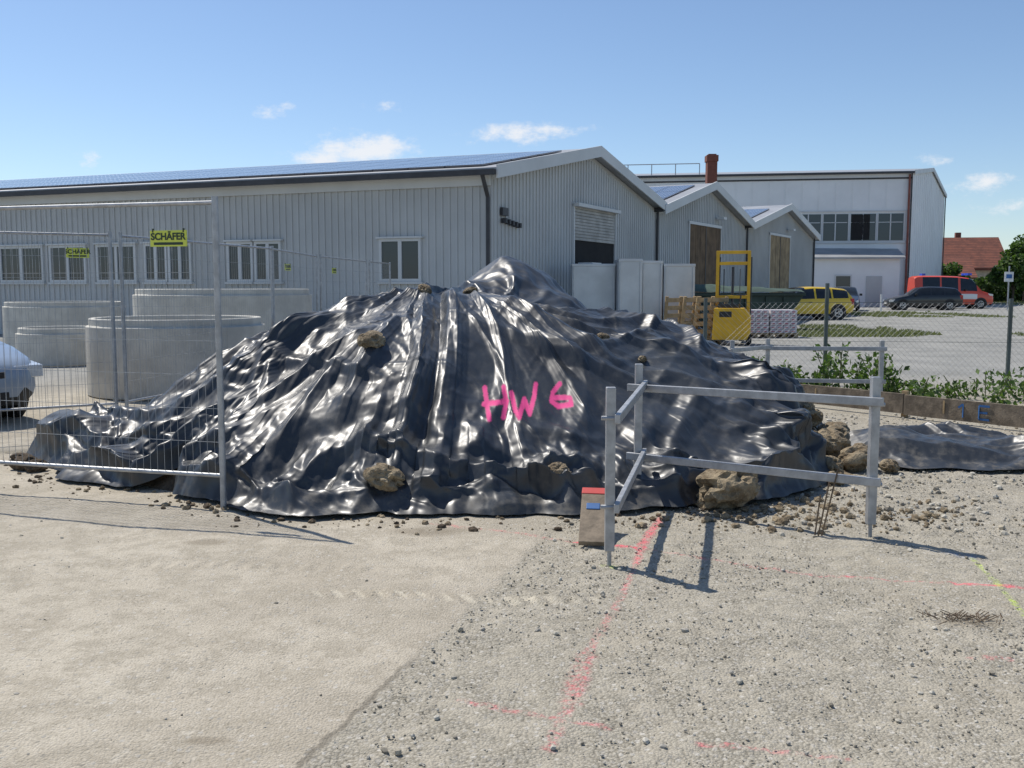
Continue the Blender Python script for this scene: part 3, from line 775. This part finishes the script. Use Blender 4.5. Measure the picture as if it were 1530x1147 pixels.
mb.box((-.10,.1,6.95),(-.035,27,7.05),0)
for i in range(4):
    y0=.5+i*1.95
    mb.box((-.05,y0,4.85),(-.032,y0+1.85,6.8),2)
    for q in (y0-.05,y0+.9,y0+1.8): mb.box((-.09,q,4.85),(-.052,q+.08,6.8),0)
    mb.box((-.09,y0+.1,6.15),(-.052,y0+1.8,6.2),0)
mb.box((-.09,2.9,4.9),(-.0515,4.2,6.75),3)
mb.box((-.12,.02,4.65),(-.036,8.4,4.83),0)
mb.cyl((-.2,.2,9.6),(-.2,.2,0),.08,8,4)
for i in range(6): mb.cyl((.5,15.5+i*1.8,9.7),(.5,15.5+i*1.8,10.75),.035,5,5)
mb.cyl((.5,15.5,10.75),(.5,24.5,10.75),.035,5,5)
xf(mb,M4); mb.build('window_band',[trim,gut,glass,dark,mat('rust_pipe',(.22,.07,.05),.7),galv],b4)
e=empty('white_annex')
mb=MB(); MA=frame((27.6,69.5),Vector((.2,.98)).normalized(),Vector((-1,.1)).normalized())
mb.prism([(0,0),(4.5,0),(4.5,4.5),(0,3.5)],0,8.2); xf(mb,MA); mb.build('walls',[wallm2],e)
mb=MB(); mb.prism([(-.4,3.42),(4.5,4.52),(4.5,4.64),(-.4,3.54)],-.3,8.5); xf(mb,MA); mb.build('roof',[roofm],e)
mb=MB(); mb.box((-.05,3.3,1.2),(-.01,4.5,2.3),0); mb.box((-.06,3.4,1.3),(-.052,4.4,2.2),1); mb.box((-.05,1.2,.02),(-.01,2.3,2.2),2); mb.box((-.05,6.4,.02),(-.01,7.9,2.6),1)
xf(mb,MA); mb.build('windows_and_door',[trim,glass,wallm],e)
m,nt,b=base_mat('red_brick'); tc=nt.new('ShaderNodeTexCoord').outputs['Object']
n=nt.noise(tc,8,5,.7); nt.put(b.inputs['Base Color'],nt.mix(n,(.10,.035,.025),(.24,.09,.06))); b.inputs['Roughness'].default_value=.9; brick=m
mb=MB(); mb.box((10.9,55,0),(11.45,55.6,8.4)); mb.box((10.85,54.95,8.4),(11.5,55.65,8.75)); mb.box((10.95,55.05,8.75),(11.4,55.55,8.82))
mb.build('brick_chimney',[brick],bevel=.02)

m,nt,b=base_mat('red_roof_tiles'); tc=nt.new('ShaderNodeTexCoord').outputs['Object']
sz=nt.new('ShaderNodeSeparateXYZ'); nt.put(sz.inputs[0],tc)
row=nt.math('FRACT',nt.math('MULTIPLY',sz.outputs[2],5.)); n=nt.noise(tc,1.5,5,.7)
cc=nt.mix(nt.ramp(n,.3,.7),(.13,.045,.03),(.26,.085,.05)); cc=nt.mix(nt.math('LESS_THAN',row,.3),cc,(.08,.03,.02))
nt.put(b.inputs['Base Color'],cc); b.inputs['Roughness'].default_value=.85; redroof=m
cream=mat('cream_render',(.55,.48,.36),.8)
def house(name,o,W,Lg,he,ha,ang):
    e=empty(name); c,s=math.cos(ang),math.sin(ang); M=frame(o,(c,s),(-s,c))
    mb=MB(); mb.prism([(0,0),(W,0),(W,he),(W/2,ha),(0,he)],0,Lg); xf(mb,M); mb.build('walls',[cream],e)
    mb=MB(); mb.prism([(-.6,he-.3),(W/2,ha+.05),(W/2,ha+.3),(-.6,he)],-.5,Lg+.5); mb.prism([(W/2+.01,ha+.05),(W+.6,he-.3),(W+.6,he),(W/2+.01,ha+.3)],-.5,Lg+.5)
    xf(mb,M); mb.build('roof',[redroof],e)
    mb=MB()
    for i in range(4): mb.box((-.05,1.5+i*Lg/4,1),(-.01,2.6+i*Lg/4,2.3))
    xf(mb,M); mb.build('windows',[glass],e)
    mb=MB(); mb.box((W/2+.3,Lg*.4,ha-.6),(W/2+.9,Lg*.4+.6,ha+.9)); xf(mb,M); mb.build('chimney',[brick],e)
house('red_roof_house',(56.5,112),9,9,3.6,7.0,math.radians(80))
house('red_roof_house',(48.5,103),7,6,2.4,4.4,math.radians(78))
print('buildings',time.time()-T0)

# ------------------------------------------------------------------ foliage
def leafmat(name,c1,c2):
    m,nt,b=base_mat(name); tc=nt.new('ShaderNodeTexCoord').outputs['Object']
    n=nt.noise(tc,7,3,.8); nt.put(b.inputs['Base Color'],nt.mix(nt.ramp(n,.35,.65),c1,c2)); b.inputs['Roughness'].default_value=.6
    tr=nt.new('ShaderNodeBsdfTranslucent'); nt.put(tr.inputs[0],(c2[0]*1.3,c2[1]*1.4,c2[2],1)); mx=nt.new('ShaderNodeMixShader'); mx.inputs[0].default_value=.3
    out=[q for q in nt.n if q.type=='OUTPUT_MATERIAL'][0]
    nt.l.new(b.outputs[0],mx.inputs[1]); nt.l.new(tr.outputs[0],mx.inputs[2]); nt.l.new(mx.outputs[0],out.inputs[0]); return m
lf1=leafmat('leaf_green',(.04,.08,.015),(.12,.20,.035)); lf2=leafmat('leaf_dark',(.02,.045,.012),(.05,.09,.02))
grassm=leafmat('grass_green',(.08,.10,.03),(.17,.19,.07))
def leaves(name,C,size,mats,parent=None,asp=.55):
    n=len(C); a=rng.normal(0,1,(n,3)); a/=np.linalg.norm(a,axis=1)[:,None]; b_=np.cross(a,rng.normal(0,1,(n,3))); b_/=np.linalg.norm(b_,axis=1)[:,None]
    s=(size*rng.uniform(.6,1.3,n))[:,None]
    Vx=np.stack([C-a*s,C+b_*s*asp,C+a*s,C-b_*s*asp],1).reshape(-1,3)
    Fx=np.arange(n*4).reshape(-1,4); return npmesh(name,Vx,Fx,mats,False,rng.integers(0,len(mats),n),parent)
def weeds(name,x0,x1,y0,y1,n,h,size,seed,extra=True):
    e=empty(name); npl=n; C=[];mb=MB()
    for i in range(npl):
        px_=random.uniform(x0,x1); py_=random.uniform(y0,y1); hh=h*random.uniform(.35,1.)*(.5+.9*float(vn(px_*1.6,py_,seed)))
        tx=px_+random.gauss(0,.12);ty=py_+random.gauss(0,.1)
        mb.cyl((px_,py_,0),(tx,ty,hh),.006,4,0,cap=False)
        for k in range(26):
            t=random.random()**.7; C.append((px_+(tx-px_)*t+random.gauss(0,.06),py_+(ty-py_)*t+random.gauss(0,.06),max(.02,hh*t+random.gauss(0,.03))))
    mb.build('stems',[grassm],e); leaves('leaf_mass',np.array(C),size,[lf1,lf1,lf2],e)
weeds('weed_bush',2.7,5.2,12.6,13.6,75,.62,.042,5)
weeds('weed_bush',4.8,8.5,11.8,13.4,90,.34,.038,8)
weeds('weed_bush',5.6,8.0,11.0,11.9,25,.28,.038,9)
def grass(name,x0,x1,y0,y1,n,h):
    C=np.stack([rng.uniform(x0,x1,n),rng.uniform(y0,y1,n)],-1); k=fbm(C[:,0]*.6,C[:,1]*.3,131,3)>.42; C=C[k]; n=len(C)
    a=rng.uniform(0,6.28,n); wv=.02+.02*rng.random(n); hh=h*rng.uniform(.4,1.2,n)
    b0=np.stack([C[:,0]-np.cos(a)*wv,C[:,1]-np.sin(a)*wv,np.zeros(n)],-1); b1_=np.stack([C[:,0]+np.cos(a)*wv,C[:,1]+np.sin(a)*wv,np.zeros(n)],-1)
    t=np.stack([C[:,0]+rng.normal(0,.05,n),C[:,1]+rng.normal(0,.05,n),hh],-1)
    npmesh(name,np.stack([b0,b1_,t],1).reshape(-1,3),np.arange(3*n).reshape(-1,3),[grassm],False)
grass('grass_verge',8,13,28,36,9000,.10)
grass('grass_verge',15.0,26,19,30,12000,.09)
grass('grass_verge',16,24,46,56,7000,.10)
grass('grass_verge',40,70,66,90,14000,.2)
barkm=mat('bark',(.10,.075,.05),.9)
def tree(name,o,h,R,n=5000,sz=.16,trunk=.3):
    e=empty(name); mb=MB(); o=Vector(o)
    mb.cyl(o,o+Vector((.1,0,h*.55)),.03*h,8,r1=.015*h)
    C=[]
    for i in range(16):
        a=random.uniform(0,6.28); rr=R*random.uniform(.3,.85); zz=h*random.uniform(trunk+.08,.92); f=1-.6*max(0,(zz/h-.6)/.4)
        c=o+Vector((math.cos(a)*rr*f,math.sin(a)*rr*f,zz)); mb.cyl(o+Vector((0,0,h*random.uniform(.25,.5))),c,.010*h,5,r1=.003*h)
        q=rng.normal(0,1,(n//16,3)); q/=np.linalg.norm(q,axis=1)[:,None]; q*=(rng.random(n//16)**.45)[:,None]*R*random.uniform(.28,.45)
        C.append(q*np.array([1,1,.75])+np.array(c))
    mb.build('trunk_and_limbs',[barkm],e,True); leaves('crown',np.vstack(C),sz,[lf1,lf1,lf2],e,.7)
tree('leafy_tree',(46.8,89,0),5.6,2.3); tree('leafy_tree',(44.2,86,0),4.2,1.9); tree('leafy_tree',(49.5,93,0),6.4,3); tree('leafy_tree',(43.5,97,0),3.8,2.2); tree('leafy_tree',(56,90,0),6.2,3)
C=np.stack([rng.uniform(36,75,26000),rng.uniform(92,98,26000),np.zeros(26000)],-1); C[:,2]=rng.random(26000)*(1.0+1.8*fbm(C[:,0]*.35,C[:,1]*.2,141,3)); leaves('hedge',C,.22,[lf1,lf2,lf2],None,.7)
C=np.stack([rng.uniform(-140,200,40000),rng.uniform(210,240,40000),np.zeros(40000)],-1); C[:,2]=rng.random(40000)*(3+5*fbm(C[:,0]*.05,C[:,1]*.02,151,4)); leaves('distant_tree_line',C,1.,[lf2],None,.8)

# ------------------------------------------------------------------ chain-link fence
e=empty('chain_link_fence'); mb=MB(); mw=MB()
a=Vector((2.6,14.6));b_=Vector((11.0,13.4)); L=(b_-a).length; d=(b_-a)/L
for t in (0.3,2.05,4.6,7.2): 
    q=a+d*t; mb.cyl((q.x,q.y,0),(q.x,q.y,1.5 if t==2.05 else 1.28),.03,10)
hb_,ht=.05,1.22
mb.cyl((a.x,a.y,ht),(b_.x,b_.y,ht),.004,4); mb.cyl((a.x,a.y,.65),(b_.x,b_.y,.65),.003,4)
s=0; stp=.085; H_=ht-hb_
while s<L:
    q=a+d*s
    for sg_ in (-1,1):
        t1=s+sg_*H_; 
        h1=H_
        if t1<0: h1=s; t1=0
        if t1>L: h1=L-s; t1=L
        q1=a+d*t1
        mw.cyl((q.x,q.y,hb_),(q1.x,q1.y,hb_+h1),.0016,3,cap=False)
    s+=stp
mb.build('posts',[mat('green_grey_post',(.10,.12,.11),.6)],e,True); mw.build('wire_mesh',[galv],e)

# ------------------------------------------------------------------ vehicles
tyre=rubber; rim=mat('alloy_rim',(.45,.45,.46),.35,.8); chrome=mat('lamp_glass',(.65,.68,.7),.1,.3); redl=mat('tail_lamp',(.45,.02,.02),.2)
bplast=mat('black_trim',(.02,.02,.022),.5); carglass=mat('car_glass',(.02,.025,.03),.06)
plate=mat('number_plate',(.75,.75,.72),.5)
def vehicle(name,o,head,paint,L=4.3,W=1.74,st=None,kind='estate',roofpaint=None,band=None):
    e=empty(name)
    hd=Vector((head[0],head[1])).normalized(); sdv=Vector((-hd.y,hd.x))
    M=frame((o[0],o[1]),hd,sdv)
    if st is None:
        st=[(0,.30,.50,.56,.72),(.015,.22,.60,.64,.86),(.06,.18,.68,.71,.96),(.15,.18,.78,.81,1),(.27,.18,.88,.91,1),(.33,.18,.91,1.10,1),(.41,.18,.92,1.37,1),(.46,.18,.92,1.41,1),
            (.555,.18,.93,1.44,1),(.575,.18,.93,1.44,1),(.74,.18,.94,1.42,1),(.76,.18,.94,1.415,1),(.90,.18,.95,1.36,1),(.93,.2,.95,1.30,.99),(.975,.24,.95,1.02,.96),(1,.34,.80,.84,.88)]
        gl=(4,13); wind=(4,7); rear=(12,14)
        pilset={8,10}
    else: st,wind,rear,gl,pilset=st
    w=W/2; n=len(st); secs=[]
    for (fx,zb,zm,zr,wf) in st:
        x=L/2-fx*L; ww=w*wf; tall=min(1,max(0,(zr-zm)/.4)); wr=ww*(.93-.17*tall)
        h=[(0,zb),(ww*.84,zb),(ww*.97,zb+.10),(ww,zb+.45*(zm-zb)),(ww*.995,zb+.8*(zm-zb)),(ww*.955,zm),(wr+.01,zr-.06*tall-.012),(wr*.88,zr-.01),(wr*.5,zr+.012),(0,zr+.02)]
        full=[(x,p,q) for p,q in h]+[(x,-p,q) for p,q in h[-2:0:-1]]
        secs.append(full)
    k=len(secs[0]); mb=MB(); vs=[p for s_ in secs for p in s_]; fs=[];mi=[]
    for i in range(n-1):
        for j in range(k):
            j2=(j+1)%k; fs.append((i*k+j,i*k+j2,(i+1)*k+j2,(i+1)*k+j))
            jj=j if j<9 else k-1-j
            m_=0
            if jj==5 and gl[0]<=i<gl[1] and i not in pilset: m_=1
            if jj in(6,7,8) and wind[0]<=i<wind[1]: m_=1
            if jj in(7,8) and rear[0]<=i<rear[1]: m_=1
            if jj in (0,1) : m_=2
            if band and jj in band[0] and i>=band[1]: m_=3
            if roofpaint and jj>=6 and m_==0 and st[i][3]-st[i][2]>.3: m_=3
            mi.append(m_)
    mb.v=[tuple(p) for p in vs]; mb.f=fs; mb.m=mi
    mb.f.append(tuple(range(k))); mb.m.append(0); mb.f.append(tuple((n-1)*k+q for q in range(k))[::-1]); mb.m.append(0)
    xf(mb,M); body=mb.build('body',[paint,carglass,bplast,roofpaint or (band[2] if band else paint)],e,True)
    wr_=.31 if kind!='van' else .33
    xw=(L/2-.82,-L/2+.80)
    mt=MB()
    for x in xw:
        for s_ in (-1,1):
            mt.cyl((x,s_*(w+.004),wr_+.02),(x,s_*(w-.10),wr_+.02),wr_+.065,28,1)
            mt.cyl((x,s_*(w+.012),wr_),(x,s_*(w-.2),wr_),wr_,28,0)
            mt.cyl((x,s_*(w+.02),wr_),(x,s_*(w+.0),wr_),wr_*.62,20,2)
            for q in range(5):
                a=q*1.2566; mt.beam((x,s_*(w+.022),wr_),(x+math.cos(a)*wr_*.6,s_*(w+.022),wr_+math.sin(a)*wr_*.6),.02,.05,2)
            mt.cyl((x,s_*(w+.021),wr_),(x,s_*(w+.0),wr_),wr_*.50,16,1)
    xf(mt,M); mt.build('wheels',[tyre,bplast,rim],e,True)
    md=MB(); zf=st[2][2]
    for s_ in (-1,1):
        md.prism([(L/2-.33,zf-.15),(L/2-.04,zf-.19),(L/2-.045,zf-.06),(L/2-.36,zf-.015)],s_*(w*.60),s_*(w*.955),0)
        zt_=st[-2][2]; md.box((-L/2+.03,s_*w*.72,zt_-.28),(-L/2+.22,s_*w*.965,zt_-.02),1)
        md.box((L*.13,s_*(w+.0),st[5][2]+.0),(L*.13+.10,s_*(w+.16),st[5][2]+.13),4)
        md.box((L*.02,s_*(w-.002),st[5][2]-.15),(L*.02-.18,s_*(w+.022),st[5][2]-.12),4)
    md.box((L/2-.02,-.26,.38),(L/2+.015,.26,.49),2); md.box((-L/2-.015,-.26,.55),(-L/2+.03,.26,.66),2)
    md.box((L/2-.05,-.45,.26),(L/2+.005,.45,.36),4); md.box((L/2-.055,-.42,.50),(L/2+.004,.42,.57),4)
    xf(md,M); md.build('lamps_and_trim',[chrome,redl,plate,bplast,bplast],e,bevel=.01)
    return e
def paintm(n,c,r=.28): return mat(n,c,r,0,.04,1,coat=.6)
vehicle('silver_car',(-7.25,11.0),(.8,-.6),paintm('silver_blue_paint',(.26,.32,.40)),4.35,1.76)
yel=paintm('yellow_paint',(.75,.50,.02)); blackp=paintm('black_paint',(.015,.016,.018)); dkb=paintm('dark_blue_paint',(.03,.045,.08)); redor=paintm('orange_red_paint',(.72,.075,.03),.35); whp=paintm('white_paint',(.75,.75,.73))
vehicle('yellow_estate_car',(12.75,43.0),(-.97,-.2),yel,4.3,1.72)
vehicle('dark_parked_car',(20.3,59.5),(-.35,-1),dkb)
vehicle('black_estate_car',(25.7,61.0),(-1,.12),blackp,4.4,1.75)
vst=([(0,.3,.78,.82,.86),(.02,.22,.92,.95,.95),(.08,.2,1.02,1.06,1),(.15,.2,1.12,1.2,1),(.21,.2,1.15,1.62,1),(.27,.2,1.17,1.95,1),(.31,.2,1.17,2.02,1),(.42,.2,1.17,2.1,1),(.45,.2,1.17,2.12,1),(.66,.2,1.17,2.16,1),(.68,.2,1.17,2.16,1),(.9,.2,1.17,2.16,1),(.97,.2,1.17,2.14,1),(1,.25,1.17,2.05,.97)],
     (3,6),(99,99),(4,11),{7,9})
va=vehicle('ambulance',(29.2,65.0),(1,-.10),redor,5.0,1.85,vst,'van',None,((3,),4,whp))
mb=MB(); mb.box((.9,-.6,2.2),(1.15,.6,2.34)); mb.box((-1.9,-.3,2.2),(-1.7,.3,2.32)); Mv=frame((29.2,65.0),Vector((1,-.1)).normalized(),Vector((.1,1)).normalized()); xf(mb,Mv); mb.build('blue_light_bar',[mat('blue_lamp',(.02,.08,.6),.2)],va)

# ------------------------------------------------------------------ yard objects
cab=mat('galvanised_cabinet',(.60,.61,.61),.4,.35,.12,1.5)
e=empty('sheet_metal_crate')
for (x0,x1,y0,zt,dp) in [(1.62,2.78,26.2,2.05,1.0),(2.80,3.42,25.6,2.16,1.2),(3.44,4.0,25.9,2.12,.9),(4.03,4.86,25.9,2.04,1.0)]:
    mb=MB(); mb.box((x0,y0,.12),(x1,y0+dp,zt)); mb.box((x0-.01,y0-.012,zt-.06),(x1+.01,y0+dp,zt+.012))
    for k in (x0+.05,x1-.05): mb.box((k-.02,y0-.03,.14),(k+.02,y0-.002,zt-.07))
    mb.box((x0,y0,0),(x1,y0+.1,.11),1); mb.box((x0,y0+dp-.1,0),(x1,y0+dp,.11),1)
    mb.build('crate',[cab,wood],e,bevel=.01)
mb=MB()
for q,(x0,y0,t) in enumerate([(3.95,25.1,.12),(4.35,24.9,.2),(4.6,24.7,.3)]):
    for i in range(6): mb.beam((x0+t*i*.10,y0+.15-.02*i,.10+i*.2),(x0+.75+t*i*.1,y0+.1-.02*i,.12+i*.2),.02,.11)
    for i in (0,.37,.72): mb.beam((x0+i,y0+.2,0),(x0+i+t*.5,y0+.08,1.2),.08,.08)
mb.build('wooden_pallets',[wood_l],bevel=.004)
e=empty('pallet_stacker'); fy=mat('forklift_yellow',(.74,.42,.02),.45,0,.15,3)
fo=Vector((5.12,24.6,0)); MF=Matrix.Translation(fo)@Matrix.Rotation(math.radians(-15),4,'Z')
mb=MB(); mb.prism([(-.02,.14),(.82,.14),(.90,.3),(.90,.72),(.74,.92),(.02,.92)],-.55,.35); mb.box((.15,-.565,.70),(.45,-.552,.84),1); mb.box((.1,-.3,.922),(.6,.25,1.02),1)
mb.cyl((.62,-.35,.92),(.66,-.45,1.25),.02,8,1); mb.cyl((.55,-.45,1.25),(.77,-.45,1.25),.02,8,1)
xf(mb,MF); mb.build('body',[fy,blackp],e,bevel=.03)
mb=MB()
for x in (0,.78): mb.box((x,.38,.1),(x+.08,.50,2.36)); mb.box((x+.085,.40,.1),(x+.115,.48,2.2),1)
for z_ in (2.28,2.0,1.15): mb.box((.08,.39,z_),(.78,.45,z_+.08))
mb.cyl((.42,.44,.15),(.42,.44,1.95),.035,8,1)
for x in (.2,.6): mb.cyl((x,.44,.3),(x,.44,1.9),.012,5,1)
xf(mb,MF); mb.build('mast',[fy,gut],e,bevel=.006)
mb=MB()
for x in (.12,.6): mb.box((x,.56,.06),(x+.13,1.6,.11)); mb.box((x,.52,.06),(x+.13,.555,.6))
for x in (-.04,.80): mb.cyl((x,-.3,.14),(x+.12,-.3,.14),.14,14,1); mb.cyl((x,.45,.09),(x+.12,.45,.09),.085,12,1)
xf(mb,MF); mb.build('forks_and_wheels',[gut,rubber],e)
skipm=mat('skip_green',(.035,.06,.045),.6,0,.3,2)
e=empty('skip_container'); MS=frame((5.6,31.6),Vector((1,.1)).normalized(),Vector((-.1,1)).normalized())
mb=MB(); mb.prism([(.7,.1),(3.3,.1),(4.0,1.15),(0,1.15)],0,1.7)
for x in (.6,1.3,2.0,2.7,3.3): mb.box((x,-.06,.3),(x+.07,-.002,1.12))
mb.box((-.05,-.07,1.152),(4.05,1.77,1.24)); xf(mb,MS); mb.build('bin',[skipm],e,bevel=.01)
mb=MB(); n_=14
vs=[];fs=[]
for i in range(n_+1):
    for j in range(7):
        x=4.0*i/n_; y=-.1+1.9*j/6; zz=1.26+.30*math.sin(math.pi*j/6)**.7*(1-.75*(i/n_))+.05*random.random(); vs.append((x,y,zz))
for i in range(n_):
    for j in range(6): a=i*7+j; fs.append((a,a+7,a+8,a+1))
mb.add(vs,fs); xf(mb,MS); mb.build('cover',[mat('green_canvas',(.05,.085,.06),.7,0,.3,2)],e,True)
bag=mat('white_sacks',(.62,.58,.60),.5,0,.15,6); pinkp=mat('pink_print',(.45,.12,.16),.6)
mb=MB()
for px_ in (6.55,7.75-.4):
    for i in range(6):
        for k in range(4): mb.box((px_+k*.19,27.6+.02*random.random(),.14+i*.11),(px_+.18+k*.19,28.4,.24+i*.11),0); mb.box((px_+.03+k*.19,27.592,.17+i*.11),(px_+.12+k*.19,27.598,.20+i*.11),1)
    mb.box((px_-.05,27.6,.09),(px_+.8,28.4,.13),2)
    for k in (0,.35,.7): mb.box((px_+k,27.6,0),(px_+k+.09,28.4,.088),2)
mb.build('palletised_sacks',[bag,pinkp,wood_l],bevel=.015)
e=empty('traffic_sign'); mb=MB(); mb.cyl((30.3,59.5,0),(30.3,59.5,2.7),.045,8); mb.build('pole',[galv],e); mb=MB(); mb.box((30.0,59.43,1.75),(30.55,59.46,2.35),0); mb.box((30.1,59.42,1.95),(30.45,59.428,2.2),1); mb.build('plate',[plate,bluep],e)
for i,(px_,py_) in enumerate([(33,75),(21.8,57.5)]):
    mb=MB(); mb.cyl((px_,py_,0),(px_,py_,1.0),.06,8); mb.build('bollard',[whp])
print('done',time.time()-T0)
